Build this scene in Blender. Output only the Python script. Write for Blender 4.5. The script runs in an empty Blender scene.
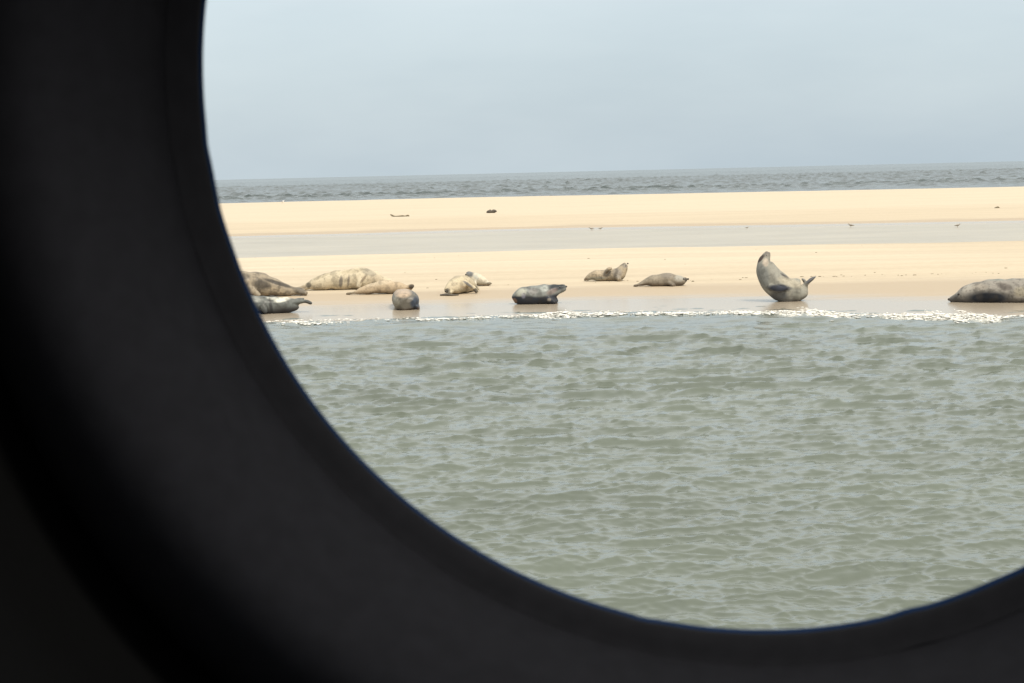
import bpy, bmesh, math, random
import numpy as np
from mathutils import Vector, Matrix

random.seed(7)
rng = np.random.default_rng(11)
S = bpy.context.scene
COL = S.collection
R = math.radians

# ------------------------------------------------------------------ camera
F = 2000.0                      # focal length in pixels of a 1024 wide frame
CAM = Vector((0.0, 0.0, 2.7))
PITCH = math.atan(168.8 / F)    # looking slightly down
TILT = 0.0233
ROLL = math.atan(TILT)        # horizon climbs to the right
cam_d = bpy.data.cameras.new('camera')
cam = bpy.data.objects.new('camera', cam_d)
COL.objects.link(cam)
cam.location = CAM
Mrot = Matrix.Rotation(math.pi / 2 - PITCH, 3, 'X') @ Matrix.Rotation(-ROLL, 3, 'Z')
cam.rotation_euler = Mrot.to_euler()
cam_d.sensor_width = 36.0
cam_d.lens = F / 1024.0 * 36.0
cam_d.clip_start = 0.01
cam_d.clip_end = 30000
cam_d.dof.use_dof = True
cam_d.dof.focus_distance = 42.0
cam_d.dof.aperture_fstop = 260.0
S.camera = cam

# ------------------------------------------------------------------ sky and sun
SUN_EL, SUN_AZ = R(55), R(148)       # azimuth measured from +Y (view direction) towards +X
w = bpy.data.worlds.new('World')
S.world = w
w.use_nodes = True
nt = w.node_tree
nt.nodes.clear()
N = nt.nodes.new
out = N('ShaderNodeOutputWorld')
bg = N('ShaderNodeBackground')
bg.inputs['Strength'].default_value = 0.1
sky = N('ShaderNodeTexSky')
sky.sky_type = 'NISHITA'
sky.sun_disc = False
sky.sun_elevation = SUN_EL
sky.sun_rotation = SUN_AZ
sky.altitude = 0
sky.air_density = 1.0
sky.dust_density = 2.0
tc = N('ShaderNodeTexCoord')
sep = N('ShaderNodeSeparateXYZ')
nt.links.new(tc.outputs['Generated'], sep.inputs[0])
mp = N('ShaderNodeMapping')
mp.inputs['Scale'].default_value = (1.5, 1.5, 5.0)
nt.links.new(tc.outputs['Generated'], mp.inputs[0])
cn = N('ShaderNodeTexNoise')
cn.inputs['Scale'].default_value = 2.6
cn.inputs['Detail'].default_value = 5
cn.inputs['Roughness'].default_value = 0.55
nt.links.new(mp.outputs[0], cn.inputs['Vector'])
cr = N('ShaderNodeValToRGB')       # thin overcast: brighter and darker bands of cloud
cr.color_ramp.elements[0].position = 0.3
cr.color_ramp.elements[0].color = (1.84, 2.2, 2.46, 1)
cr.color_ramp.elements[1].position = 0.72
cr.color_ramp.elements[1].color = (2.26, 2.6, 2.8, 1)
nt.links.new(cn.outputs['Fac'], cr.inputs[0])
mx = N('ShaderNodeMix')
mx.data_type = 'RGBA'
mx.inputs['Factor'].default_value = 0.9
nt.links.new(sky.outputs[0], mx.inputs['A'])
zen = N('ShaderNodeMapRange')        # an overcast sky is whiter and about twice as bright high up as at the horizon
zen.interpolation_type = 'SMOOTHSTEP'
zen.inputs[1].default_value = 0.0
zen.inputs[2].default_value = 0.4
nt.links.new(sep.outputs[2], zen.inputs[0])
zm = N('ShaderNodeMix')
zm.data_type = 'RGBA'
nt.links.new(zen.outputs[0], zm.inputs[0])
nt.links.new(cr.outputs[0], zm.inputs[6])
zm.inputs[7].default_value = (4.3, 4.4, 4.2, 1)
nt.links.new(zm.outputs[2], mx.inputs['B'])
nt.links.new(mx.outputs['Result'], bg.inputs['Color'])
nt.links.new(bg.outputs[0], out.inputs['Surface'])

sun_d = bpy.data.lights.new('sun', 'SUN')
sun_d.energy = 1.4
sun_d.angle = R(14)
sun_d.color = (1.0, 0.92, 0.79)
sun = bpy.data.objects.new('sun', sun_d)
COL.objects.link(sun)
sd = Vector((math.sin(SUN_AZ) * math.cos(SUN_EL), math.cos(SUN_AZ) * math.cos(SUN_EL), math.sin(SUN_EL)))
sun.rotation_euler = sd.to_track_quat('Z', 'Y').to_euler()
sun.location = (5, 5, 30)

S.view_settings.view_transform = 'Standard'
S.view_settings.look = 'None'
S.view_settings.exposure = 1.44
S.view_settings.gamma = 1.0
S.render.engine = 'CYCLES'
S.cycles.max_bounces = 6

# ------------------------------------------------------------------ helpers
def ray(px, py):
    d = Mrot @ Vector(((px - 512.0) / F, (341.5 - py) / F, -1.0))
    return d


def sm(x, a, b):
    t = np.clip((x - a) / (b - a), 0, 1)
    return t * t * (3 - 2 * t)


def wob(x, seed, scale):
    """smooth 1-D wobble, about -1..1"""
    r = np.random.default_rng(seed)
    v = 0
    for k in range(6):
        v = v + np.sin(x * (1.0 + 0.83 * k) / scale + r.uniform(0, 6.28)) / (1 + 0.7 * k)
    return v / 2.4


def shore(x):
    """y of the waterline"""
    return 37.6 - 2.7 * sm(x, 3.0, 9.0) + 0.35 * wob(x, 3, 1.6)


PY = [-50, 20, 30, 34.5, 37.6, 39.5, 42.2, 45.2, 49, 55, 62, 64.5, 67, 71, 85, 92.3, 94, 97, 120, 150, 185, 195, 205, 215, 260, 400]
PZ = [-2.5, -1.6, -0.8, -0.22, 0.0, .020, .045, .085, .16, .25, .29, .16, -.05, -.14, -.1, 0, .045, .09, .22, .35, .42, .38, 0, -.3, -3, -5]


def ground(x, y):
    x = np.asarray(x, float); y = np.asarray(y, float)
    off = (37.6 - shore(x)) * (1 - sm(y, 38, 47))
    off = off + (0.5 * wob(x, 9, 3.0)) * sm(y, 43, 50) * (1 - sm(y, 58, 62))
    off = off + (1.2 * wob(x, 21, 7.0)) * sm(y, 70, 90) * (1 - sm(y, 120, 150))
    off = off + (0.9 * wob(x, 33, 6.0) + 0.02 * x) * sm(y, 58, 62) * (1 - sm(y, 67, 80))
    off = off + (2.5 * wob(x, 41, 14.0)) * sm(y, 175, 195)
    off = off + 0.2 * np.maximum(x - 2, 0) * sm(y, 78, 88) * (1 - sm(y, 100, 125))
    off = off + 0.3 * np.maximum(x, 0) * sm(y, 130, 160)
    z = np.interp(y + off, PY, PZ)
    dry = sm(y, 46, 52)
    z = z - 0.11 * sm(x, 3, 16) * sm(y, 50, 60) * (1 - sm(y, 63, 65))
    z = z + dry * 0.012 * wob(x + 0.35 * y, 5, 2.2) * np.cos(y / 3.1 + wob(x, 6, 5))
    return z


def hit(px, py):
    """where the sight line of a photo point meets the ground"""
    d = ray(px, py)
    t0 = 30.0 / d.y
    t = t0
    last = None
    while t < 400:
        p = CAM + d * t
        g = max(float(ground(p.x, p.y)), 0.0)
        if p.z <= g:
            return Vector((p.x, p.y, g))
        t += 0.05
    return CAM + d * 200


def tag(o, label=None, cat=None, group=None, kind=None):
    if label: o['label'] = label
    if cat: o['category'] = cat
    if group: o['group'] = group
    if kind: o['kind'] = kind
    return o


def link(name, me, m, parent=None, smooth=True):
    o = bpy.data.objects.new(name, me)
    COL.objects.link(o)
    if m is not None:
        me.materials.clear(); me.materials.append(m)
    if parent is not None: o.parent = parent
    if smooth:
        me.polygons.foreach_set('use_smooth', [True] * len(me.polygons))
    return o


def grid_mesh(name, X, Y, Z, attrs=None):
    """X, Y, Z: arrays (rows, cols)"""
    r, c = X.shape
    me = bpy.data.meshes.new(name)
    co = np.stack([X, Y, Z], -1).reshape(-1, 3).astype(np.float32)
    i = np.arange(r * c).reshape(r, c)
    q = np.stack([i[:-1, :-1], i[:-1, 1:], i[1:, 1:], i[1:, :-1]], -1).reshape(-1, 4)
    me.vertices.add(len(co)); me.vertices.foreach_set('co', co.ravel())
    me.loops.add(q.size); me.loops.foreach_set('vertex_index', q.ravel().astype(np.int32))
    me.polygons.add(len(q))
    me.polygons.foreach_set('loop_start', np.arange(0, q.size, 4, dtype=np.int32))
    me.update(calc_edges=True)
    if attrs:
        for k, v in attrs.items():
            a = me.attributes.new(k, 'FLOAT', 'POINT')
            a.data.foreach_set('value', v.ravel().astype(np.float32))
    return me


def mat(name):
    m = bpy.data.materials.new(name)
    m.use_nodes = True
    t = m.node_tree
    b = t.nodes['Principled BSDF']
    return m, t, b


def node(t, kind, **kw):
    n = t.nodes.new(kind)
    for k, v in kw.items():
        if hasattr(n, k) and k not in n.inputs:
            setattr(n, k, v)
        else:
            n.inputs[k].default_value = v
    return n


def noise(t, scale, detail=4, rough=0.5, vec_scale=None, coords='Object'):
    tcn = t.nodes.new('ShaderNodeTexCoord')
    src = tcn.outputs[coords]
    if vec_scale is not None:
        mpn = t.nodes.new('ShaderNodeMapping')
        mpn.inputs['Scale'].default_value = vec_scale
        t.links.new(src, mpn.inputs[0]); src = mpn.outputs[0]
    n = t.nodes.new('ShaderNodeTexNoise')
    n.inputs['Scale'].default_value = scale
    n.inputs['Detail'].default_value = detail
    n.inputs['Roughness'].default_value = rough
    t.links.new(src, n.inputs['Vector'])
    return n


def ramp(t, fac, stops):
    r = t.nodes.new('ShaderNodeValToRGB')
    e = r.color_ramp.elements
    e[0].position, e[0].color = stops[0][0], (*stops[0][1], 1)
    e[1].position, e[1].color = stops[-1][0], (*stops[-1][1], 1)
    for p, c in stops[1:-1]:
        x = e.new(p); x.color = (*c, 1)
    t.links.new(fac, r.inputs[0])
    return r


def mixc(t, fac, a, b, mode='MIX'):
    m = t.nodes.new('ShaderNodeMix')
    m.data_type = 'RGBA'; m.blend_type = mode
    for sock, v in (('Factor', fac), ('A', a), ('B', b)):
        s = m.inputs[sock] if sock == 'Factor' else [i for i in m.inputs if i.name == sock and i.type == 'RGBA'][0]
        if hasattr(v, 'links') or hasattr(v, 'is_output'):
            t.links.new(v, s)
        else:
            s.default_value = v if sock == 'Factor' else (*v, 1)
    return [o for o in m.outputs if o.type == 'RGBA'][0]


def mrange(t, v, a, b, c=0.0, d=1.0):
    n = t.nodes.new('ShaderNodeMapRange')
    n.interpolation_type = 'SMOOTHSTEP'
    t.links.new(v, n.inputs[0])
    for i, x in enumerate((a, b, c, d)): n.inputs[i + 1].default_value = x
    return n.outputs[0]


def math_n(t, op, a, b=None):
    n = t.nodes.new('ShaderNodeMath'); n.operation = op
    for i, v in enumerate((a, b)):
        if v is None: continue
        if isinstance(v, (int, float)): n.inputs[i].default_value = v
        else: t.links.new(v, n.inputs[i])
    return n.outputs[0]


def bump(t, b, h, strength, dist):
    n = t.nodes.new('ShaderNodeBump')
    n.inputs['Strength'].default_value = strength
    n.inputs['Distance'].default_value = dist
    t.links.new(h, n.inputs['Height'])
    t.links.new(n.outputs[0], b.inputs['Normal'])
    return n


# ------------------------------------------------------------------ materials of the setting
def sand_material():
    m, t, b = mat('sand')
    geo = t.nodes.new('ShaderNodeNewGeometry')
    sp = t.nodes.new('ShaderNodeSeparateXYZ')
    t.links.new(geo.outputs['Position'], sp.inputs[0])
    nb = noise(t, 1.0, 4, 0.55, (0.22, 0.9, 0.0))
    nf = noise(t, 9.0, 6, 0.7, (0.6, 1.0, 1.0))
    nstreak = noise(t, 1.0, 5, 0.6, (0.05, 0.9, 0.0))
    wz = math_n(t, 'ADD', sp.outputs[2], math_n(t, 'MULTIPLY', math_n(t, 'SUBTRACT', nb.outputs['Fac'], 0.5), 0.035))
    dryc = ramp(t, nstreak.outputs['Fac'], [(0.3, (0.43, 0.358, 0.27)), (0.55, (0.498, 0.42, 0.315)), (0.75, (0.55, 0.465, 0.355))])
    fine = mixc(t, 0.25, dryc.outputs[0], ramp(t, nf.outputs['Fac'], [(0.3, (0.36, 0.29, 0.19)), (0.7, (0.66, 0.56, 0.4))]).outputs[0])
    fine = mixc(t, mrange(t, wz, 0.17, 0.23), mixc(t, 1.0, fine, (0.93, 0.92, 0.9), 'MULTIPLY'), fine)
    damp = mixc(t, mrange(t, wz, 0.076, 0.094), (0.375, 0.297, 0.205), fine)
    wet = mixc(t, mrange(t, wz, 0.035, 0.05), (0.35, 0.292, 0.222), damp)
    t.links.new(wet, b.inputs['Base Color'])
    rg = mrange(t, wz, 0.03, 0.06, 0.2, 0.62)
    rg2 = math_n(t, 'ADD', rg, mrange(t, wz, 0.08, 0.1, 0.0, 0.3))
    t.links.new(rg2, b.inputs['Roughness'])
    b.inputs['Specular IOR Level'].default_value = 0.35
    nh = noise(t, 5.0, 6, 0.65, (0.7, 1.0, 1.0))
    bp = bump(t, b, nh.outputs['Fac'], 1.0, 0.02)
    t.links.new(mrange(t, wz, 0.04, 0.09, 0.03, 0.6), bp.inputs['Strength'])
    return m


def water_material(name, body, rough, bscale, bdist, vs=(1, 1.6, 1), bstr=0.5):
    m, t, b = mat(name)
    n1 = noise(t, 0.35, 3, 0.5, (0.5, 1.0, 1.0))
    c = ramp(t, n1.outputs['Fac'], [(0.3, tuple(x * 0.9 for x in body)), (0.7, tuple(x * 1.1 for x in body))])
    t.links.new(c.outputs[0], b.inputs['Base Color'])
    b.inputs['Roughness'].default_value = rough
    b.inputs['IOR'].default_value = 1.333
    n2 = noise(t, bscale, 6, 0.6, vs)
    bump(t, b, n2.outputs['Fac'], bstr, bdist)
    return m


M_sand = sand_material()
M_near = water_material('turbid_water', (0.106, 0.12, 0.096), 0.09, 11.0, 0.01, (0.4, 1.6, 1), 0.2)
M_far = water_material('open_sea_water', (0.075, 0.09, 0.09), 0.22, 0.9, 0.2, (0.4, 1.2, 1), 0.35)
M_channel = water_material('shallow_channel_water', (0.34, 0.30, 0.23), 0.3, 3.0, 0.05, (0.3, 1.2, 1), 0.8)


def add_froth(m):
    t = m.node_tree; b = t.nodes['Principled BSDF']
    at = t.nodes.new('ShaderNodeAttribute'); at.attribute_name = 'foam'
    n = noise(t, 6.0, 4, 0.65, (1.0, 2.0, 1.0))
    v = math_n(t, 'ADD', at.outputs['Fac'], math_n(t, 'MULTIPLY', math_n(t, 'SUBTRACT', n.outputs['Fac'], 0.5), 1.1))
    k = math_n(t, 'MULTIPLY', mrange(t, v, 0.15, 0.6), mrange(t, at.outputs['Fac'], 0.02, 0.15))
    old = b.inputs['Base Color'].links[0].from_socket
    t.links.new(mixc(t, k, old, (0.66, 0.64, 0.57)), b.inputs['Base Color'])
    t.links.new(math_n(t, 'ADD', 0.13, math_n(t, 'MULTIPLY', k, 0.6)), b.inputs['Roughness'])


add_froth(M_near)

# ------------------------------------------------------------------ terrain
def fan(ys, half, ncol):
    th = np.tan(np.linspace(-half, half, ncol))
    Yg = np.repeat(ys[:, None], ncol, 1)
    Xg = ys[:, None] * th[None, :]
    return Xg, Yg


ys = np.concatenate([np.linspace(-50, 30, 20), np.arange(30.5, 50, 0.12), np.arange(50, 100, 0.3), np.arange(100, 215, 1.0), np.linspace(216, 400, 20)])
xs = np.concatenate([np.linspace(-220, -32, 40), np.linspace(-30, 30, 300), np.linspace(32, 220, 40)])
Yg = np.repeat(ys[:, None], len(xs), 1); Xg = np.repeat(xs[None, :], len(ys), 0)
# the bands widen with distance so that each row follows the view
Z = ground(Xg, Yg)
link('sand_flats', grid_mesh('sand_flats', Xg, Yg, Z), M_sand)
bpy.data.objects['sand_flats']['kind'] = 'structure'

sb = grid_mesh('seabed', np.array([[-9000., 9000], [-9000, 9000]]), np.array([[-9000., -9000], [16000, 16000]]), np.full((2, 2), -6.0))
link('seabed', sb, M_sand)['kind'] = 'structure'


# ------------------------------------------------------------------ waves (a real spectrum, FFT tiles)
def tile(n, L, lp, lmin, lmax, hs, wdir, spread, seed):
    r = np.random.default_rng(seed)
    k1 = np.fft.fftfreq(n, L / n) * 2 * np.pi
    kx, ky = np.meshgrid(k1, k1)
    k = np.hypot(kx, ky); k[0, 0] = 1e-6
    kp = 2 * np.pi / lp
    Sk = np.exp(-1.25 * (kp / k) ** 2) / k ** 3.3
    ang = np.arctan2(ky, kx) - wdir
    D = np.maximum(np.cos(ang), 0) ** spread + 0.03
    Sk = Sk * D
    Sk[(k > 2 * np.pi / lmin) | (k < 2 * np.pi / lmax)] = 0
    A = np.sqrt(Sk) * (r.normal(size=(n, n)) + 1j * r.normal(size=(n, n)))
    h = np.fft.ifft2(A).real
    sc = hs / 4 / h.std()
    dx = np.fft.ifft2(1j * kx / k * A).real * sc
    dy = np.fft.ifft2(1j * ky / k * A).real * sc
    return h * sc, dx, dy, L, n


def samp(tl, x, y, rot=0.0, off=(0, 0)):
    h, dx, dy, L, n = tl
    c, s = math.cos(rot), math.sin(rot)
    u = ((c * x + s * y + off[0]) / L * n) % n
    v = ((-s * x + c * y + off[1]) / L * n) % n
    i = np.floor(u).astype(int); j = np.floor(v).astype(int)
    fu = u - i; fv = v - j
    i %= n; j %= n
    i1 = (i + 1) % n; j1 = (j + 1) % n
    def g(a): return (a[j, i] * (1 - fu) + a[j, i1] * fu) * (1 - fv) + (a[j1, i] * (1 - fu) + a[j1, i1] * fu) * fv
    H, DX, DY = g(h), g(dx), g(dy)
    return H, c * DX - s * DY, s * DX + c * DY


# strength of the breaker along the beach, from what the photograph shows
KX = [-14, -5.6, -5.2, -4.2, -3.6, -3.2, -2.6, -1.6, -1.0, -0.2, 0.6, 1.3, 2.2, 2.7, 3.4, 3.7, 4.3, 6, 8, 9.5, 20]
KA = [.15, .1, .25, .5, .4, .15, .1, .2, .25, .5, .95, 1.0, .75, .7, .25, .35, .8, 1.0, 1.15, 1.0, .6]

W = R(-96)      # waves run towards the viewer
tA = tile(768, 23.0, 1.4, 0.3, 6.0, 0.11, W, 10, 1)
tB = tile(768, 13.3, 0.5, 0.1, 0.9, 0.042, W + 0.1, 9, 2)
tC = tile(512, 6.1, 0.2, 0.06, 0.35, 0.010, W - 0.15, 6, 3)

rows = [4.0]
while rows[-1] < 41.0:
    D = rows[-1]
    rows.append(D + min(max(D * D * 0.7 / 5400, 0.02), 0.12) if D > 10.5 else D + 0.08)
rows = np.array(rows)
tn = np.concatenate([np.tan(np.linspace(-0.9, -0.34, 60))[:-1], np.linspace(math.tan(-0.34), math.tan(0.34), 1180), np.tan(np.linspace(0.34, 0.9, 60))[1:]])
X0 = rows[:, None] * tn[None, :]
Y0 = np.repeat(rows[:, None], len(tn), 1)
ha, xa, ya = samp(tA, X0, Y0)
hb, xb, yb = samp(tB, X0, Y0, 0.31, (3, 5))
hc, xc, yc = samp(tC, X0, Y0, -0.2, (1, 2))
sh = shore(X0)
amp = 1.0 - 0.62 * sm(Y0, 29, 37.3)
fc = (1 - 0.5 * sm(Y0, 18, 34)) * amp * 1.2
gust = 0.9 + 0.16 * np.sin(X0 * 0.31 + 1.0 + 0.4 * np.sin(Y0 * .2)) * np.sin(Y0 * 0.23 + 0.6)
amp = amp * gust * 0.78
H = (ha + hb) * amp + hc * fc
# small surf bore just before the waterline
sdist = sh - Y0
# only the highest wavelets stand up into short steep crests
Hs = ha + 0.8 * hb
sg = Hs.std()
H = H + 0.3 * np.maximum(Hs - 0.8 * sg, 0) ** 1.3 / sg ** 0.3 * amp * (1 - 0.25 * sm(Y0, 26, 36))
bore = np.exp(-((sdist - 0.35) / 0.22) ** 2) * 0.05 * np.clip(np.interp(X0, KX, KA) * (0.62 + 0.75 * wob(X0, 77, 0.35)), 0.12, 1)
bore2 = np.exp(-((sdist - 1.6) / 0.3) ** 2) * 0.02 * (1 + wob(X0, 52, 1.1))
Z0 = H + bore + bore2
CH = 1.0
LEAN = 0.7        # wavelets lean towards the viewer, before the wind
DX = CH * ((xa + xb) * amp + xc * fc)
DY = CH * ((ya + yb) * amp + yc * fc) - LEAN * H * sm(sdist, 0.5, 3.0)


def blur(a, n):
    for ax in (0, 1):
        k = np.ones(n) / n
        p = np.pad(a, [(n // 2, n // 2) if i == ax else (0, 0) for i in (0, 1)], mode='edge')
        c = np.cumsum(p, axis=ax)
        if ax == 0: a = (np.vstack([c[n - 1:n], c[n:] - c[:-n]])) / n
        else: a = (np.hstack([c[:, n - 1:n], c[:, n:] - c[:, :-n]])) / n
    return a


for _ in range(3):                        # crests never fold over: calm the water where they would
    J = 1 + np.gradient(DY, axis=0) / np.gradient(Y0, axis=0)
    G = np.gradient(H, axis=0) / np.gradient(Y0, axis=0) / np.maximum(J, 0.2)
    f = np.minimum(1.0, np.minimum(0.6 / np.maximum(1 - J, 1e-3), 0.5 / np.maximum(np.abs(G), 1e-3)))
    GX = np.gradient(H, axis=1) / np.gradient(X0, axis=1)
    f = np.minimum(f, 0.4 / np.maximum(np.abs(GX), 1e-3))
    f = np.clip(f, 0.25, 1)
    f = np.minimum(blur(f, 5), blur(f, 11))
    DX *= f; DY *= f; H = H * f
foam_cover = np.clip(np.interp(X0, KX, KA) * (0.62 + 0.75 * wob(X0, 77, 0.35)), 0, 1.2)
foam_cover = foam_cover * (np.exp(-((sdist - 0.3) / 0.28) ** 2) + 0.5 * np.exp(-((sdist - 0.9) / 0.35) ** 2) * (X0 > 3.5))
me = grid_mesh('sea_water', X0 + DX, Y0 + DY, H + bore + bore2, {'foam': foam_cover})
link('sea_water', me, M_near)['kind'] = 'structure'

# channel between the two sand bars
yr = np.arange(61, 99, 0.25)
xr = np.linspace(-40, 40, 500)
Yc = np.repeat(yr[:, None], len(xr), 1); Xc = np.repeat(xr[None, :], len(yr), 0)
h1, _, _ = samp(tA, Xc, Yc, 0.5, (7, 1))
link('channel_water', grid_mesh('channel_water', Xc, Yc, h1 * 0.12 + 0.002), M_channel)['kind'] = 'structure'

# open sea behind the far bar, out to the horizon
tD = tile(768, 260.0, 4.2, 1.1, 26.0, 0.5, W + 0.25, 3, 5)
tE = tile(512, 93.0, 4.0, 0.9, 9.0, 0.26, W - 0.1, 3, 6)
rows = np.concatenate([np.arange(198, 300, 0.7), np.arange(300, 700, 1.6), np.arange(700, 1500, 4.0), 1500 * (1.03 ** np.arange(0, 80))])
tn = np.concatenate([np.tan(np.linspace(-0.9, -0.31, 50))[:-1], np.linspace(math.tan(-0.31), math.tan(0.31), 620), np.tan(np.linspace(0.31, 0.9, 50))[1:]])
X0 = rows[:, None] * tn[None, :]; Y0 = np.repeat(rows[:, None], len(tn), 1)
hd, xd, yd = samp(tD, X0, Y0)
he, xe, ye = samp(tE, X0, Y0, 0.4, (11, 3))
fa = 0.25 + 0.75 * sm(Y0, 205, 300)
fe = fa * (1 - sm(Y0, 500, 1100))
fd = fa * (1 - 0.6 * sm(Y0, 1500, 4000))
sea2 = grid_mesh('open_sea', X0 + xd * fd + xe * fe, Y0 + yd * fd + ye * fe, hd * fd + he * fe)
link('open_sea', sea2, M_far)['kind'] = 'structure'


# ------------------------------------------------------------------ foam at the waterline


def foam():
    m, t, b = mat('sea_foam')
    n = noise(t, 40, 4, 0.6)
    t.links.new(ramp(t, n.outputs['Fac'], [(0.3, (0.66, 0.64, 0.58)), (0.6, (0.82, 0.8, 0.75))]).outputs[0], b.inputs['Base Color'])
    b.inputs['Roughness'].default_value = 0.7
    b.inputs['Subsurface Weight'].default_value = 0.0
    bump(t, b, noise(t, 60, 3, .6).outputs['Fac'], 0.6, 0.02)
    tb = bmesh.new()
    bmesh.ops.create_icosphere(tb, subdivisions=1, radius=1)
    TV = np.array([v.co[:] for v in tb.verts]); TF = np.array([[v.index for v in f.verts] for f in tb.faces])
    tb.free()
    r = random.Random(4)
    VV, FF = [], []

    def clump(x, y, z, sx, sy, sz):
        a = r.uniform(-.3, .3)
        p = TV * np.array([sx, sy, sz])
        q = TV + r.uniform(0, 50)
        p = p * (1 + 0.3 * np.sin(q[:, 0] * 5.1 + q[:, 1] * 4)[:, None]) 
        p[:, 2] += 0.3 * sz * np.sin(q[:, 1] * 5.7 + q[:, 0] * 3.1)
        p = np.stack([p[:, 0] * math.cos(a) - p[:, 1] * math.sin(a) + x, p[:, 0] * math.sin(a) + p[:, 1] * math.cos(a) + y, p[:, 2] + z], -1)
        FF.append(TF + len(VV) * len(TV)); VV.append(p)

    x = -13.0
    while x < 15:
        a = float(np.interp(x, KX, KA)) * (0.62 + 0.75 * float(wob(np.float64(x), 77, 0.35)))
        x += 0.014
        if a < 0.12: continue
        ysh = float(shore(np.float64(x)))
        wdt = 0.08 + 0.22 * a + (0.5 * max(0.0, a - 0.6) if x > 3.6 else 0)
        for _ in range(int(a * 11) + 1):
            if r.random() > a + 0.15: continue
            y = ysh - 0.35 + r.gauss(0.1, 1.0) * wdt
            z0 = (0.004 + 0.05 * min(a, 1)) * math.exp(-((ysh - y - 0.35) / 0.22) ** 2) + r.random() ** 3 * 0.03 * min(a, 1)
            if y > ysh: z0 += float(ground(x, y))
            k = r.uniform(0.5, 1.3)
            clump(x + r.uniform(-.03, .03), y, z0, 0.022 * k * r.uniform(.6, 3.2), 0.03 * k, 0.007 * k)
    # thin streaks of spent foam on the wash
    for _ in range(1500):
        x = r.uniform(-7, 11) if r.random() < .5 else r.uniform(3.2, 10.5)
        y = float(shore(np.float64(x))) + 0.15 + 0.3 * float(wob(np.float64(x), 64, .8)) + r.gauss(0, 0.15)
        z = max(float(ground(x, y)), 0.0) + 0.004
        clump(x, y, z, r.uniform(0.01, 0.06), r.uniform(0.01, 0.03), 0.004)
    me = bpy.data.meshes.new('surf_foam')
    me.from_pydata(np.concatenate(VV).tolist(), [], np.concatenate(FF).tolist())
    o = link('surf_foam', me, m)
    tag(o, 'white broken foam line where small waves meet the wet sand', 'foam', kind='stuff')


foam()

# ------------------------------------------------------------------ seals
def lerp_chain(pts, n):
    """Catmull-Rom through rows of pts"""
    P = np.array(pts, float)
    P = np.vstack([2 * P[0] - P[1], P, 2 * P[-1] - P[-2]])
    res = []
    segs = len(P) - 3
    for i in range(segs):
        for k in range(n):
            u = k / n
            a, b, c, d = P[i], P[i + 1], P[i + 2], P[i + 3]
            res.append(0.5 * ((2 * b) + (c - a) * u + (2 * a - 5 * b + 4 * c - d) * u * u + (3 * b - a - 3 * c + d) * u ** 3))
    res.append(P[-2])
    return np.array(res)


def loft(bm, pts, seg=20, n=6, flat=None, sag=False):
    """pts rows: x, y(depth), z, r_in_plane, r_across. Rings are perpendicular to the chain."""
    C = lerp_chain(pts, n)
    C[:, 3:] = np.maximum(C[:, 3:], 0.004)
    rings = []
    side0 = Vector((0, 1, 0)) if flat is None else Vector(flat)
    for i in range(len(C)):
        a = Vector(C[max(i - 1, 0), :3]); b = Vector(C[min(i + 1, len(C) - 1), :3])
        tdir = (b - a).normalized()
        side = (side0 - tdir * side0.dot(tdir))
        if side.length < 1e-3: side = Vector((1, 0, 0)) - tdir * tdir.x
        side.normalize()
        up = side.cross(tdir)
        c = Vector(C[i, :3])
        ring = []
        for k in range(seg):
            an = 2 * math.pi * k / seg
            cu, si = math.cos(an), math.sin(an)
            if sag and (up * cu).z < 0: si = math.copysign(abs(si) ** 0.72, si); cu = math.copysign(abs(cu) ** 0.85, cu)
            ring.append(bm.verts.new(c + up * (cu * C[i, 3]) + side * (si * C[i, 4])))
        rings.append(ring)
    for i in range(len(rings) - 1):
        for k in range(seg):
            bm.faces.new((rings[i][k], rings[i][(k + 1) % seg], rings[i + 1][(k + 1) % seg], rings[i + 1][k]))
    bm.faces.new(rings[0][::-1]); bm.faces.new(rings[-1])


def coat_material(name, rough, speck, wet):
    m, t, b = mat(name)
    at = t.nodes.new('ShaderNodeAttribute'); at.attribute_name = 'coat'
    n1 = noise(t, 7.0, 4, 0.6)
    n2 = noise(t, 24.0, 3, 0.6)
    c1 = mixc(t, math_n(t, 'MULTIPLY', mrange(t, n1.outputs['Fac'], 0.47, 0.62), speck), at.outputs['Color'], (0.04, 0.035, 0.03))
    c2 = mixc(t, math_n(t, 'MULTIPLY', mrange(t, n2.outputs['Fac'], 0.52, 0.68), speck * 0.7), c1, (0.035, 0.03, 0.028))
    t.links.new(c2, b.inputs['Base Color'])
    b.inputs['Roughness'].default_value = rough
    b.inputs['Specular IOR Level'].default_value = 0.15
    b.inputs['Coat Weight'].default_value = wet
    b.inputs['Coat Roughness'].default_value = 0.25
    bump(t, b, noise(t, 30, 4, .6).outputs['Fac'], 0.35, 0.012)
    return m


M_dry = coat_material('seal_coat_dry', 0.75, 0.35, 0.0)
M_mottled = coat_material('seal_coat_mottled', 0.6, 0.5, 0.05)
M_wet = coat_material('seal_coat_wet', 0.55, 0.4, 0.08)
M_plain = coat_material('seal_coat_plain', 0.7, 0.3, 0.03)
M_eye, _t, _b = mat('dark_wet_eye')
_t.links.new(ramp(_t, noise(_t, 80).outputs['Fac'], [(0.3, (0.010, 0.008, 0.007)), (0.7, (0.02, 0.016, 0.014))]).outputs[0], _b.inputs['Base Color'])
_b.inputs['Roughness'].default_value = 0.12


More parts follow.
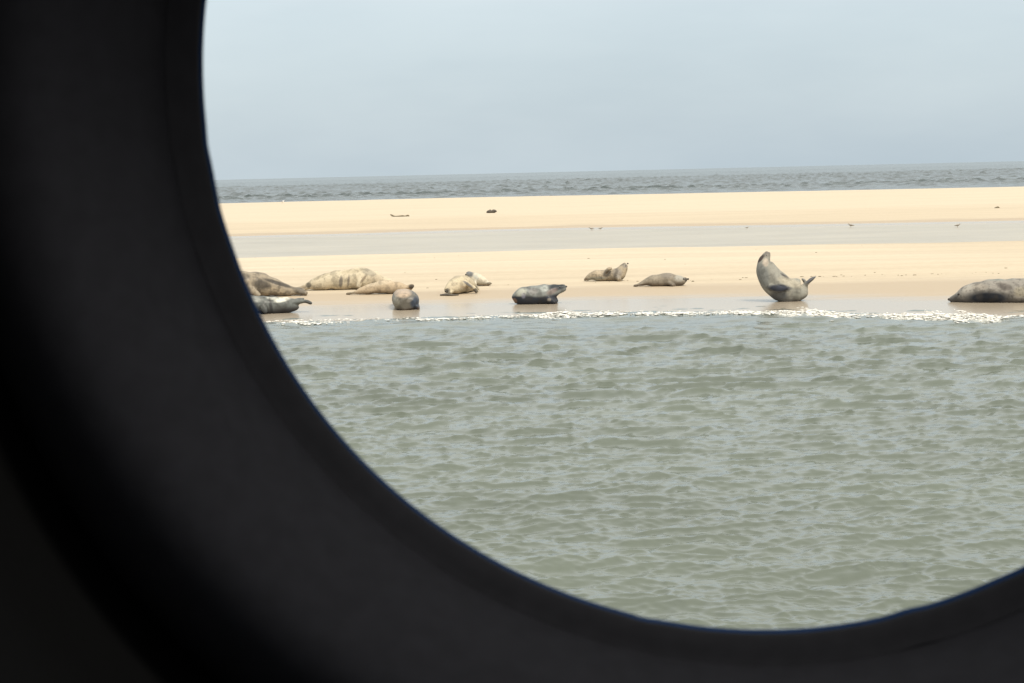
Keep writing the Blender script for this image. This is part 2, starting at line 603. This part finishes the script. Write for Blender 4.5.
def make_seal(base, spine, limbs, coat, m, label, patches=(), features=(), squash=1.12, voxel=0.014, belly=None, across=None):
    """base: photo point on the ground below the animal; spine rows (px, py, r_px[, depth m[, r_across factor]]);
    limbs: chains of rows (px, py, r_px thick in view, depth m, r_across m). All turned into metres in the
    animal's own frame (x along the beach, y away, z up)."""
    g = hit(*base)
    s = (g - CAM).length / F * 1.0
    yaw = -math.atan2(g.x, g.y)

    def loc(px, py):
        dx, dy = (px - base[0]), (py - base[1])
        return dx * s - TILT * dy * s, -(dy + TILT * dx) * s

    root = bpy.data.objects.new('seal', None)
    root.empty_display_size = 0.3
    COL.objects.link(root)
    root.location = g; root.rotation_euler = (0, 0, yaw)
    tag(root, label, 'seal', 'seals hauled out on the sandbank')
    bm = bmesh.new()
    rows = []
    for p in spine:
        x, z = loc(p[0], p[1])
        d = p[3] if len(p) > 3 else 0.0
        k = p[4] if len(p) > 4 else squash
        rows.append((x, d, z, p[2] * s, p[2] * s * k))
    loft(bm, rows, sag=True, flat=across)
    for ch in limbs:
        rr = []
        for p in ch:
            x, z = loc(p[0], p[1])
            rr.append((x, p[3], z, p[2] * s, p[4]))
        loft(bm, rr, seg=12, n=4)
    for v in bm.verts:
        if v.co.z < -0.015: v.co.z = -0.015 - 0.1 * min(0.2, -0.015 - v.co.z)
    me = bpy.data.meshes.new('seal_rough')
    bm.to_mesh(me); bm.free()
    tmp = bpy.data.objects.new('seal_rough', me)
    COL.objects.link(tmp)
    md = tmp.modifiers.new('r', 'REMESH'); md.mode = 'VOXEL'; md.voxel_size = voxel
    md2 = tmp.modifiers.new('s', 'SMOOTH'); md2.iterations = 4; md2.factor = 0.5
    dg = bpy.context.evaluated_depsgraph_get()
    me2 = bpy.data.meshes.new_from_object(tmp.evaluated_get(dg))
    bpy.data.objects.remove(tmp, do_unlink=True)
    me2.name = 'seal_body'
    n = len(me2.vertices)
    co = np.empty(n * 3, np.float32); me2.vertices.foreach_get('co', co); co = co.reshape(-1, 3)
    # the hide bulges and folds a little
    rr = np.random.default_rng(int(base[0] * 7 + base[1]))
    ph = rr.uniform(0, 6.28, 6)
    f = 0.008 * (np.sin(co[:, 0] * 13 + ph[0] + 2 * np.sin(co[:, 2] * 5)) + 0.6 * np.sin(co[:, 0] * 27 + ph[1] + 3 * co[:, 1]))
    nr = np.empty(n * 3, np.float32); me2.vertices.foreach_get('normal', nr); nr = nr.reshape(-1, 3)
    co = co + nr * f[:, None]
    me2.vertices.foreach_set('co', co.ravel())
    colr = np.tile(np.array(coat[0], float), (n, 1))
    if belly is not None:                       # underside shade and wetness put into the coat: (colour, height m, softness m)
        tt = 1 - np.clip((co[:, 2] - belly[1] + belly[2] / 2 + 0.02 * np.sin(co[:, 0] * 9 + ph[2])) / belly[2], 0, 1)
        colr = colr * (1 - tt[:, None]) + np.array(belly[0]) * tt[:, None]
    for (px, py, rx, ry, ang, c, st) in patches:
        x, z = loc(px, py)
        a = R(ang)
        u = (co[:, 0] - x) * math.cos(a) + (co[:, 2] - z) * math.sin(a)
        v = -(co[:, 0] - x) * math.sin(a) + (co[:, 2] - z) * math.cos(a)
        q = (u / (rx * s)) ** 2 + (v / (ry * s)) ** 2
        k = st * np.clip(1.45 - q, 0, 1)[:, None]
        colr = colr * (1 - k) + np.array(c) * k
    at = me2.color_attributes.new('coat', 'FLOAT_COLOR', 'POINT')
    at.data.foreach_set('color', np.hstack([colr, np.ones((n, 1))]).ravel().astype(np.float32))
    link('body', me2, m, root)
    for (nm, px, py, d, r) in features:          # eyes and nose
        fm = bpy.data.meshes.new(nm)
        b2 = bmesh.new()
        bmesh.ops.create_uvsphere(b2, u_segments=12, v_segments=8, radius=r, matrix=Matrix.Diagonal((1, 0.8, 0.9, 1)))
        b2.to_mesh(fm); b2.free()
        e = link(nm, fm, M_eye, root)
        x, z = loc(px, py)
        e.location = (x, d, z)
    return root


GREY = (0.21, 0.2, 0.18); DARK = (0.022, 0.022, 0.023); TAN = (0.36, 0.29, 0.2); PALE = (0.5, 0.45, 0.36)
BROWN = (0.2, 0.155, 0.11)

# 1 mottled brown seal at the left edge, hind end towards the right
make_seal((268, 296.5),
          [(208, 293, 2), (216, 291, 5), (228, 287, 9.5), (240, 284, 12), (252, 284, 12.5), (262, 284.5, 11.5), (272, 287, 9.3), (283, 289.5, 6.6), (292, 291, 4.8), (298, 292, 3.4), (303, 292.5, 2.6)],
          [[(294, 291, 2.6, -0.02, 0.07), (300, 292.5, 2.8, -0.08, 0.08), (306, 293.5, 2.0, -0.12, 0.07)],
           [(294, 290, 2.6, 0.03, 0.06), (299, 290.5, 2.4, 0.1, 0.07), (304, 291, 1.6, 0.14, 0.05)],
           [(250, 287, 4, -0.26, 0.08), (254, 291, 3.5, -0.34, 0.06), (260, 295, 2, -0.38, 0.05)]],
          [(0.27, 0.225, 0.165)], M_mottled, 'dark mottled brown seal against the left rim, body tapering rightwards to its hind flippers',
          patches=[(262, 284, 9, 5, -15, DARK, .7), (245, 276, 6, 3, 0, DARK, .5), (278, 283, 16, 1.8, -20, DARK, .8), (299, 291, 7, 3, -20, DARK, .55), (275, 290, 9, 3, -12, (.42, .35, .25), .6), (246, 292, 9, 5, 0, (.3, .25, .18), .5)])

# 2 grey seal in front of it, tail lifted
make_seal((275, 313),
          [(214, 310, 2), (222, 308, 6), (234, 304.5, 9), (248, 304, 9.5), (262, 305, 8.6), (275, 305.2, 8.6), (283, 305.6, 8), (289, 306, 6.8), (294, 306, 5), (298, 305, 3)],
          [[(283, 303, 5.5, 0, 0.14), (291, 302.6, 4.4, 0, 0.12), (298, 301.8, 3.0, -0.03, 0.09), (305, 301.5, 2.2, -0.05, 0.09), (311, 303.6, 0.9, -0.08, 0.06)],
           [(294, 301.5, 2.2, 0.06, 0.06), (300, 299.8, 1.8, 0.1, 0.06), (304, 299.2, 1.1, 0.13, 0.05)],
           [(262, 304, 3, -0.22, 0.05), (264, 308, 3, -0.26, 0.04), (266, 312, 1.6, -0.27, 0.03)]],
          [(0.12, 0.125, 0.115)], M_wet, 'grey seal nearest the left rim with pale saddle and hind flippers lifted off the sand',
          patches=[(283, 298.8, 9, 2.6, 12, (.75, .73, .62), .7), (272, 297.5, 5, 2, -5, (.6, .58, .5), .6), (271, 306, 1.5, 9, 8, DARK, .7), (292, 304, 10, 2.4, 12, (.12, .13, .12), .6), (308, 302.5, 5, 2, -20, DARK, .6), (255, 299, 8, 3, 0, (.3, .3, .27), .6)],
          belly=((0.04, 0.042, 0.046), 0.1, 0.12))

# 3 big pale seal with two dark bands
make_seal((345, 289.5),
          [(300, 288.6, 1.6), (306, 286.8, 3.2), (313, 284.8, 5.3), (323, 282.2, 7.9), (335, 280.5, 9.3), (347, 279.5, 10.3), (358, 278.7, 10.8), (366, 278.5, 10.3), (374, 280.2, 8.6), (381, 282.3, 6.6), (388, 283.4, 5), (394, 285, 3)],
          [[(307, 286.8, 2.4, 0.02, 0.1), (302, 287.5, 1.7, 0.05, 0.09), (297, 288.7, 0.9, 0.08, 0.06)],
           [(361, 276, 2.2, -0.22, 0.06), (360, 281, 2.6, -0.28, 0.05), (358, 287, 2, -0.3, 0.04)]],
          [(0.5, 0.43, 0.31)], M_dry, 'big pale cream seal with two dark bands on its flank',
          patches=[(341, 281.5, 2.0, 6, -6, (.09, .08, .075), .8), (348.5, 280.5, 1.3, 6, -8, (.14, .12, .1), .75), (309, 285, 3.0, 2.6, 25, DARK, .75), (303, 287.5, 4, 2, 20, BROWN, .7),
                   (368, 272, 9, 3, -22, (.22, .2, .16), .6), (363, 279, 5.5, 1.3, 50, (.18, .14, .1), .8), (376, 280, 9, 5, 0, (.36, .3, .22), .6), (352, 271, 12, 2, 6, (.36, .3, .2), .5), (325, 274.5, 12, 1.8, 25, (.3, .25, .17), .5)],
          features=[('eye', 390, 282.3, -0.11, 0.02)])

# 4 slim tan seal
make_seal((385, 294),
          [(351, 293.2, 1.0), (358, 291.8, 2.5), (366, 289.8, 4.2), (376, 287.8, 5.9), (386, 287, 6.7), (395, 287.4, 6.2), (402, 288.4, 4.8), (407, 288.5, 3.2), (411, 287, 2.4), (413, 286.3, 1.3)],
          [[(407, 288, 2, -0.03, 0.07), (411, 286.5, 2.2, -0.07, 0.07), (413.5, 285.6, 1.6, -0.1, 0.06)],
           [(356, 292, 1.5, 0.02, 0.07), (351, 293.2, 1.0, 0.06, 0.06), (347, 294, 0.6, 0.1, 0.04)]],
          [(0.4, 0.315, 0.215)], M_dry, 'slim plain tan seal lying in front of the big banded one, both ends pointed',
          patches=[(411.5, 286.6, 3.2, 2.6, 0, DARK, .85), (380, 283, 15, 2.2, 8, (.48, .4, .29), .6), (352, 293, 4, 1.4, 0, (.2, .17, .12), .6)],
          belly=((.2, .155, .11), 0.05, 0.06))

# 5 short seal seen end-on at the edge of the wash
make_seal((406, 308),
          [(404, 299, 4, 1.2), (404, 299, 7.5, 0.95), (404.5, 299.3, 9.2, 0.5, 1.38), (405.3, 299.6, 9.6, 0.1, 1.4), (405.8, 300, 9.5, -0.25, 1.4), (406.2, 300.6, 9.0, -0.45, 1.4), (406.8, 301.4, 7.8, -0.56, 1.38), (407.5, 302.2, 5.6, -0.63, 1.3)],
          [[(415, 303, 3.2, -0.3, 0.1), (417, 305.5, 2.4, -0.45, 0.1), (418, 307.6, 1.2, -0.55, 0.08)]],
          [(0.12, 0.11, 0.09)], M_wet, 'short rounded grey seal seen end-on like a barrel at the edge of the wet sand',
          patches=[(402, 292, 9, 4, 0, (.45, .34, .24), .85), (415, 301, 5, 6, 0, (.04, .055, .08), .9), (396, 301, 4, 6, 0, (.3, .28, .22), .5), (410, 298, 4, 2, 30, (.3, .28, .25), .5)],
          
          belly=((.1, .075, .06), 0.03, 0.05), squash=1.3, across=(1, 0, 0))

# 6 pale speckled seal facing the camera
make_seal((460, 293.2),
          [(478, 291.5, 1.8, 0.9), (472, 288.5, 4.8, 0.65), (467, 285.5, 7.2, 0.35), (461.5, 284.2, 9.2, 0.05), (456.5, 285, 8.3, -0.2), (451.5, 286.8, 5.6, -0.42), (448, 288.4, 4, -0.52), (445.8, 289.4, 2.4, -0.58)],
          [[(464, 281.5, 2, -0.2, 0.05), (469, 284.5, 2.1, -0.26, 0.05), (474, 287.5, 1.9, -0.28, 0.05), (476.5, 291.6, 1.5, -0.3, 0.06)],
           [(452, 290, 2, -0.5, 0.05), (449, 292.3, 1.4, -0.65, 0.08)]],
          [(0.47, 0.4, 0.28)], M_dry, 'pale speckled seal with humped back and dark foreflipper, dark stick lying before it',
          patches=[(468, 283.6, 6, 1.3, -35, (.12, .12, .13), .85), (475.5, 290, 2.3, 2.8, 0, DARK, .8), (448, 289.2, 2.4, 2.6, 0, (.1, .09, .08), .8), (458, 275.5, 5, 2, 20, (.26, .22, .17), .6), (454, 283, 3, 2, 0, (.3, .25, .18), .6), (464, 286.5, 5, 1.4, -20, (.33, .23, .14), .5)],
          features=[('nose', 446.0, 289.6, -0.64, 0.022)])

# 7 seal lying behind it
make_seal((476, 286),
          [(466.5, 275, 2.2), (469.5, 274.6, 3.6), (473, 276.6, 4.8), (477, 279.3, 5.8), (482, 281.3, 4.8), (486, 283, 3), (489, 284, 1.5)],
          [[(486, 283, 1.6, 0, 0.06), (489, 283.3, 1.4, -0.04, 0.06), (491.5, 283.4, 0.8, -0.07, 0.05)],
           [(475, 281, 1.6, -0.15, 0.05), (476, 285, 1.3, -0.22, 0.05)]],
          [(0.52, 0.47, 0.37)], M_dry, 'small cream seal with a dark grey head raised, just behind the speckled humped seal',
          patches=[(469.5, 273.6, 4.2, 3.0, -30, (.12, .13, .14), .9), (476, 277, 3, 2, -40, (.3, .32, .3), .5), (489.5, 283.5, 2.5, 1.6, 0, (.2, .17, .12), .8)],
          belly=((.33, .27, .2), 0.05, 0.06), features=[('nose', 466, 274.6, -0.03, 0.022)])

# 8 dark grey seal at the wash, head to the right
make_seal((538, 303.6),
          [(513, 300.5, 3.5), (516, 299, 6.4), (521, 297.3, 8.6), (528, 295.8, 9.8), (536, 295.6, 10.3), (543, 295, 10.2), (549, 293, 9.2), (554, 290.6, 7.0), (558.5, 289.2, 5.2), (562.5, 288, 4.0), (565.3, 287.4, 2.4)],
          [[(546, 297, 5, -0.12, 0.1), (551, 299.5, 4.2, -0.16, 0.1), (556, 302.3, 2.2, -0.2, 0.1)],
           [(548, 297, 5, 0.06, 0.08), (554, 300, 4.2, 0.05, 0.1), (557, 303, 2.6, 0.04, 0.1)]],
          [(0.2, 0.205, 0.19)], M_wet, 'dark wet blue-grey seal by the wash in mid beach, head held low to the right',
          patches=[(557, 286.5, 9, 3.4, 4, (.025, .03, .034), .95), (552, 291, 6, 2.6, 20, (.2, .14, .12), .6), (544, 288, 4, 3, 0, (.4, .42, .38), .6), (521, 292, 6, 3.6, 20, (.43, .42, .34), .65), (529, 287.5, 4, 1.5, -40, (.08, .08, .08), .6),
                   (523.5, 295, 2.2, 3, 0, (.2, .19, .22), .6), (533, 291, 4.5, 3, 0, (.34, .31, .29), .4), (549, 299, 2, 1.6, 0, (.35, .3, .24), .6), (514.5, 301, 2.5, 3, 0, (.25, .15, .1), .8)],
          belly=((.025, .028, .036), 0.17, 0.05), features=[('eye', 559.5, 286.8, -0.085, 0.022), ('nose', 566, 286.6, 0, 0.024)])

# 9 mottled seal farther up the beach, head up right
make_seal((606, 281),
          [(585.5, 279, 1.5), (589, 277.5, 3.3), (594, 275.8, 4.7), (601, 275.4, 5.4), (608, 275, 6.0), (614, 275.2, 6.3), (619, 274.2, 6.4), (622, 270.5, 5.2), (623.8, 267.2, 4.3), (625, 265.4, 3.4), (626.4, 264.3, 2.4)],
          [[(588, 278, 1.8, 0.04, 0.08), (584.5, 280, 1.3, 0.06, 0.08)],
           [(605, 272, 1.8, -0.16, 0.06), (608.5, 268.8, 1.9, -0.18, 0.06), (612, 268, 1.3, -0.18, 0.05)],
           [(617, 277, 2.4, -0.14, 0.05), (620, 280, 1.6, -0.24, 0.08)]],
          [(0.34, 0.28, 0.2)], M_mottled, 'mottled brown-grey seal up the beach with its head raised, foreflipper on its side',
          patches=[(607, 273, 5, 3.5, 30, (.11, .1, .09), .6), (617, 273, 5, 5, 0, (.15, .14, .13), .6), (596, 278.5, 10, 2.0, 2, (.24, .25, .22), .6), (625, 265.5, 3, 2.5, 0, (.17, .16, .15), .6), (595, 272.5, 7, 2, 5, (.42, .34, .24), .6), (585, 279.5, 3, 2, 0, (.15, .1, .07), .6)],
          features=[('eye', 625.3, 266, -0.075, 0.018), ('nose', 627.6, 263.6, 0, 0.02)])

# 10 smooth grey-brown seal to its right
make_seal((663, 286),
          [(637.5, 285, 1.0), (642, 283.6, 2.4), (648, 281.8, 4.3), (655, 280.5, 5.6), (662, 279.9, 6.5), (668, 279.7, 6.8), (673, 280.2, 5.6), (678, 280.4, 5.5), (682, 280.4, 4.6), (685, 279.7, 3.0), (687.2, 279.2, 1.6)],
          [[(642, 283.6, 1.8, 0, 0.08), (637.5, 285, 1.2, -0.03, 0.08), (634.5, 285.8, 0.7, -0.06, 0.05)],
           [(669, 283, 2.6, -0.12, 0.08), (674, 285.4, 1.4, -0.2, 0.08)]],
          [(0.25, 0.215, 0.165)], M_plain, 'sleek grey-brown seal lying flat beside the mottled one with raised head',
          patches=[(679, 278, 5, 3.4, 0, (.34, .33, .29), .65), (667, 275.5, 6, 2.5, 0, (.17, .15, .13), .6), (686, 279.5, 1.8, 2.4, 0, DARK, .8), (650, 280, 9, 2, 20, (.3, .26, .2), .5)],
          belly=((.16, .13, .1), 0.07, 0.08), features=[('eye', 683.5, 278.6, -0.09, 0.02), ('nose', 687.8, 279, 0, 0.024)])

# 11 the upright seal, bent like a banana
make_seal((785, 301),
          [(767.7, 252.4, 1.9), (767.1, 254.8, 3.2), (765.7, 258.2, 4.6), (764.5, 262, 7.0), (765.6, 267.5, 9.6), (768, 273.5, 11.3), (771.5, 279.5, 12.5), (777, 285.3, 13.4), (782, 288.4, 13.3), (787, 290.2, 12.8), (793, 290.6, 12.4), (798, 290.8, 11.5), (801.5, 290.4, 7.6), (804, 287, 3.6), (805.6, 283.5, 2.0)],
          [[(805.2, 285, 2.0, 0, 0.07), (808, 281.6, 1.9, -0.03, 0.08), (811.5, 278.8, 1.9, -0.05, 0.09), (815, 276.2, 1.1, -0.07, 0.06)],
           [(805.2, 284, 1.7, 0.03, 0.06), (804, 281.4, 1.6, 0.07, 0.08), (802.2, 279.6, 0.9, 0.1, 0.06)],
           [(769, 286, 3.0, -0.24, 0.05), (775, 287.6, 3.2, -0.31, 0.045), (781.5, 288, 3.0, -0.34, 0.04), (788, 287, 1.8, -0.33, 0.035)],
           [(781, 274.5, 1.1, 0.16, 0.05), (786, 277.3, 1.0, 0.2, 0.05), (791.5, 281, 0.8, 0.22, 0.04)]],
          [(0.25, 0.238, 0.2)], M_plain, 'seal bent upright like a banana, head and tail raised in the air',
          patches=[(763.2, 276, 6.5, 13, 8, (.16, .165, .155), .8), (779, 287.4, 11.5, 3.8, -2, (.035, .038, .05), 1.0), (786.5, 277.5, 7.5, 1.1, -36, (.05, .045, .045), .9), (767, 254, 3.0, 3, 0, (.2, .18, .155), .8),  # shaded left flank and sunlit back are painted into the coat
                   (760.6, 259.2, 5.5, 1.7, 48, (.05, .035, .03), .95), (765.5, 262.5, 3.0, 4, 0, (.46, .38, .3), .7), (810, 279.5, 6.5, 1.9, 36, (.11, .11, .13), .75), (803, 280, 2.5, 1.8, 0, (.2, .18, .17), .6),
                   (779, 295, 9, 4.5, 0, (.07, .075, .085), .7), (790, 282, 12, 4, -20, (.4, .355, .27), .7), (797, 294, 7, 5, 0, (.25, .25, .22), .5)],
          belly=((.15, .15, .145), 0.07, 0.13), voxel=0.012, squash=1.05,
          features=[('eye', 766.2, 256, -0.074, 0.016), ('eye', 766.2, 256, 0.074, 0.016)])

# 12 heavy grey seal at the right edge
make_seal((990, 302),
          [(951.8, 300.6, 1.8), (955, 299.6, 3.6), (960, 298.2, 6.2), (966, 296.6, 8.6), (974, 294.6, 10.8), (984, 293.4, 12.2), (998, 292.6, 12.9), (1014, 292.2, 13.2), (1032, 292.2, 12.8), (1050, 293.5, 10.8), (1064, 295.5, 7), (1076, 298.5, 3.4), (1082, 299.8, 1.8)],
          [[(1076, 298.5, 2, 0.02, 0.09), (1084, 299.4, 1.6, 0.06, 0.09), (1090, 300, 0.8, 0.1, 0.06)],
           [(1076, 298.5, 2, -0.04, 0.09), (1085, 298.6, 1.5, -0.1, 0.09)]],
          [(0.24, 0.22, 0.19)], M_mottled, 'heavy grey-brown seal lying at the right edge, pointed muzzle down on the wet sand',
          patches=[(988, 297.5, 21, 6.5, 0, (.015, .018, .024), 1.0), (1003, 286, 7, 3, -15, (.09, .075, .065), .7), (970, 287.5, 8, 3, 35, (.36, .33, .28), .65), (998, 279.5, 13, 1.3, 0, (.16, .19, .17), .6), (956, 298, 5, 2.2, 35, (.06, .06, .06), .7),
                   (1018, 291, 6, 5, 0, (.33, .29, .2), .5), (980, 287, 8, 3, 0, (.3, .26, .21), .5)],
          features=[('eye', 960, 294.6, -0.13, 0.022), ('nose', 951.2, 300.2, 0, 0.03)],
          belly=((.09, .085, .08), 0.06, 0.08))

# ------------------------------------------------------------------ birds
M_bird, _t, _b = mat('wader_plumage')
_t.links.new(ramp(_t, noise(_t, 40).outputs['Fac'], [(0.35, (0.2, 0.17, 0.14)), (0.65, (0.34, 0.3, 0.25))]).outputs[0], _b.inputs['Base Color'])
_b.inputs['Roughness'].default_value = 0.8
M_gull, _t, _b = mat('gull_white_plumage')
_t.links.new(ramp(_t, noise(_t, 30).outputs['Fac'], [(0.3, (0.68, 0.68, 0.66)), (0.7, (0.82, 0.82, 0.8))]).outputs[0], _b.inputs['Base Color'])
_b.inputs['Roughness'].default_value = 0.8
M_wing, _t, _b = mat('gull_grey_wing')
_t.links.new(ramp(_t, noise(_t, 30).outputs['Fac'], [(0.3, (0.2, 0.2, 0.21)), (0.7, (0.3, 0.3, 0.31))]).outputs[0], _b.inputs['Base Color'])
M_beak, _t, _b = mat('beak_and_legs')
_t.links.new(ramp(_t, noise(_t, 30).outputs['Fac'], [(0.3, (0.2, 0.12, 0.04)), (0.7, (0.28, 0.18, 0.06))]).outputs[0], _b.inputs['Base Color'])


def chain_obj(name, chains, m, parent, seg=10):
    bm = bmesh.new()
    for c in chains: loft(bm, c, seg=seg, n=3)
    me = bpy.data.meshes.new(name); bm.to_mesh(me); bm.free()
    return link(name, me, m, parent)


def make_bird(px, py, face, size, label, gull=False):
    g = hit(px, py)
    root = bpy.data.objects.new('gull' if gull else 'shorebird', None); COL.objects.link(root)
    size *= 0.68
    root.location = g; root.rotation_euler = (0, 0, 0 if face > 0 else math.pi); root.scale = (size,) * 3
    tag(root, label, 'gull' if gull else 'shorebird', None if gull else 'small waders in the shallow channel')
    bmat = M_gull if gull else M_bird
    chain_obj('body', [[(-.16, 0, .10, .008, .015), (-.10, 0, .12, .03, .035), (-.02, 0, .13, .05, .05), (.06, 0, .145, .045, .045), (.10, 0, .175, .028, .028), (.125, 0, .2, .026, .026), (.15, 0, .2, .012, .012)]], bmat, root)
    chain_obj('beak', [[(.145, 0, .2, .008, .008), (.19, 0, .19, .005, .005), (.22, 0, .18, .002, .002)]], M_beak, root, 6)
    for s in (-1, 1):
        chain_obj('wing', [[(.05, .045 * s, .15, .02, .01), (-.04, .05 * s, .14, .03, .012), (-.13, .035 * s, .12, .014, .008), (-.2, .01 * s, .11, .004, .004)]], M_wing if gull else M_bird, root)
        chain_obj('leg', [[(.0, .02 * s, .1, .006, .006), (.01, .02 * s, .05, .005, .005), (.0, .02 * s, -.01, .005, .005)]], M_beak, root, 6)


make_bird(591.5, 230.5, -1, 1.0, 'left one of the two small dark waders together near the far side of the channel')
make_bird(600.5, 230, 1, 0.85, 'right, fainter one of the two small waders together near the far side of the channel')
make_bird(851, 227.5, -1, 1.15, 'greyish wader leaning forward in the channel, between the lone tiny one and the rightmost')
make_bird(957.5, 227.5, 1, 1.05, 'small dark wader farthest right in the channel, above the big seal at the right edge')
make_bird(747, 229, 1, 0.7, 'tiny lone wader in the channel, almost straight above the upright seal')
make_bird(282.5, 203.2, 1, 1.7, 'white gull standing at the far edge of the sand, before the open sea', True)

# ------------------------------------------------------------------ driftwood and wrack
M_wood, _t, _b = mat('wet_driftwood')
_t.links.new(ramp(_t, noise(_t, 18).outputs['Fac'], [(0.3, (0.04, 0.035, 0.03)), (0.7, (0.11, 0.09, 0.07))]).outputs[0], _b.inputs['Base Color'])
_b.inputs['Roughness'].default_value = 0.85
M_weed, _t, _b = mat('dried_seaweed')
_t.links.new(ramp(_t, noise(_t, 18).outputs['Fac'], [(0.3, (0.11, 0.09, 0.05)), (0.7, (0.2, 0.16, 0.1))]).outputs[0], _b.inputs['Base Color'])
_b.inputs['Roughness'].default_value = 0.9


def debris(name, px, py, chains, m, label, cat):
    g = hit(px, py)
    o = chain_obj(name, chains, m, None)
    o.location = g
    tag(o, label, cat)


debris('driftwood_log', 491.5, 213, [[(-.28, .1, .06, .04, .06), (-.2, 0, .08, .09, .1), (-.08, 0, .09, .1, .1), (.0, 0, .08, .07, .1), (.1, 0, .1, .11, .1), (.2, 0, .11, .1, .1), (.28, -.1, .1, .05, .07)],
                                    [(.0, .1, .1, .05, .05), (-.1, .2, .22, .02, .02)]], M_wood, 'short dark lumpy driftwood log lying alone on the far sand bar', 'driftwood')
debris('seaweed_strand', 401, 216.5, [[(-.6, .3, .10, .04, .08), (-.5, .1, .06, .05, .1), (-.35, 0, .02, .03, .15), (-.1, -.1, .03, .035, .2), (.1, 0, .04, .04, .2), (.25, .1, .02, .02, .2), (.4, 0, .05, .05, .14), (.5, 0, .02, .03, .1)]], M_weed,
       'thin brown strand of dried seaweed stretched out on the far sand bar', 'seaweed')
debris('seaweed_clump', 997, 208, [[(-.12, 0, .01, .02, .1), (-.02, 0, .03, .04, .15), (.06, 0, .04, .05, .1), (.12, 0, .01, .02, .1)]], M_weed, 'small brown seaweed clump on the far sand bar near the right edge', 'seaweed')
debris('stick', 449.5, 296, [[(-.2, .1, .02, .016, .03), (-.1, .05, .025, .022, .03), (.05, -.02, .02, .018, .03), (.2, -.04, .02, .012, .02)]], M_wood, 'thin dark stick on the sand just in front of the speckled humped seal', 'stick')

# small scraps of wrack along the old tide line
bm = bmesh.new()
r = random.Random(9)
for i in range(170):
    x = r.uniform(-10, 12)
    if r.random() < 0.55:
        y = 46.4 + 0.5 * float(wob(np.float64(x), 9, 3.0)) + r.gauss(0, 0.25)
        if x < 3.5 and r.random() < .6: continue
    else:
        y = r.uniform(46, 62)
        if r.random() < .6: continue
    sc = r.uniform(0.006, 0.02)
    mt = Matrix.Translation((x, y, float(ground(x, y)) + sc * 0.2)) @ Matrix.Rotation(r.uniform(0, 3), 4, 'Z') @ Matrix.Diagonal((sc * r.uniform(1, 4), sc * 2, sc * 0.5, 1))
    bmesh.ops.create_icosphere(bm, subdivisions=1, radius=1, matrix=mt)
me = bpy.data.meshes.new('wrack_scraps'); bm.to_mesh(me); bm.free()
tag(link('wrack_scraps', me, M_weed), 'scattered brown scraps of wrack along the old tide line', 'seaweed', kind='stuff')

# ------------------------------------------------------------------ the spotting scope eyepiece the view is taken through
def rubber(name, c, rough):
    m, t, b = mat(name)
    t.links.new(ramp(t, noise(t, 900, 3).outputs['Fac'], [(0.3, tuple(x * .9 for x in c)), (0.7, tuple(x * 1.1 for x in c))]).outputs[0], b.inputs['Base Color'])
    b.inputs['Roughness'].default_value = rough
    b.inputs['Specular IOR Level'].default_value = 0.06
    return m


M_cup = rubber('black_rubber', (0.0010, 0.0011, 0.0013), 0.9)
M_barrel = rubber('matt_black_metal', (0.0076, 0.0079, 0.0100), 0.9)
M_stop = rubber('blackened_metal', (0.0072, 0.0074, 0.0090), 0.95)
M_blue = rubber('blue_fringe_paint', (0.002, 0.012, 0.042), 0.5)  # colour fringe of the optics as a painted blue, no real coating

eye = bpy.data.objects.new('scope_eyepiece', None)
COL.objects.link(eye)
E0 = Mrot @ Vector((0.0128, 0.01392, -0.1)) + CAM
eye.location = E0
eye.rotation_euler = Mrot.to_euler()
tag(eye, 'black round eyepiece of a spotting scope framing the view', 'eyepiece')


def lathe(name, prof, m, seg=360, wobble=None):
    """prof: closed list of (radius mm, distance towards the viewer mm)"""
    bm = bmesh.new()
    rings = []
    for k in range(seg):
        a = 2 * math.pi * k / seg
        wv = 0.0 if wobble is None else wobble(a)
        rings.append([bm.verts.new(((rr + wv) * math.cos(a) / 1000, (rr + wv) * math.sin(a) / 1000, zz / 1000)) for rr, zz in prof])
    n = len(prof)
    for k in range(seg):
        A, B = rings[k], rings[(k + 1) % seg]
        for i in range(n):
            bm.faces.new((A[i], B[i], B[(i + 1) % n], A[(i + 1) % n]))
    bmesh.ops.recalc_face_normals(bm, faces=bm.faces)
    me = bpy.data.meshes.new(name); bm.to_mesh(me); bm.free()
    return link(name, me, m, eye, smooth=True)


def edge_wob(a):
    v = 0.03 * math.sin(3 * a + 1.0) + 0.02 * math.sin(7 * a)
    d = math.degrees(a) % 360
    for c0, wd, am in ((284.6, 1.5, -0.09), (257.5, 1.2, 0.06), (195, 2.5, 0.05), (188, 1.4, 0.05), (297, 2, .05)):
        v += am * math.exp(-((d - c0) / wd) ** 2)
    return v


lathe('blue_fringe_ring', [(28.45, -1.2), (28.45, -0.9), (29.4, -0.7), (31, -0.9), (31, -2.0)], M_blue, wobble=edge_wob)  # added ring, its blue stands in for the optical colour fringe
stop_in = lerp_chain([(28.56, -0.5), (28.62, 0.0), (29.1, 0.25), (29.7, 0.35), (30.1, 0.45)], 4)
lathe('field_stop', [tuple(p) for p in stop_in] + [(30.1, -0.3), (29.5, -0.5)], M_stop, wobble=edge_wob)
roll = lerp_chain([(30.05, 0.4), (30.5, 1.6), (31.2, 3.2), (32.4, 5.0), (34.2, 6.4), (36, 6.6), (38, 5.4), (40, 2.8), (41.5, -1), (42.3, -5)], 6)
lathe('barrel', [tuple(p) for p in roll] + [(42.4, -12), (33, -12), (30.2, -3)], M_barrel)
lathe('eyecup', [(42.5, -11), (42.6, -4), (43, 4), (43.6, 14), (44.4, 26), (45, 34), (46, 37), (49, 38), (52, 34), (53, 24), (53, -8), (51, -12), (46, -13)], M_cup)
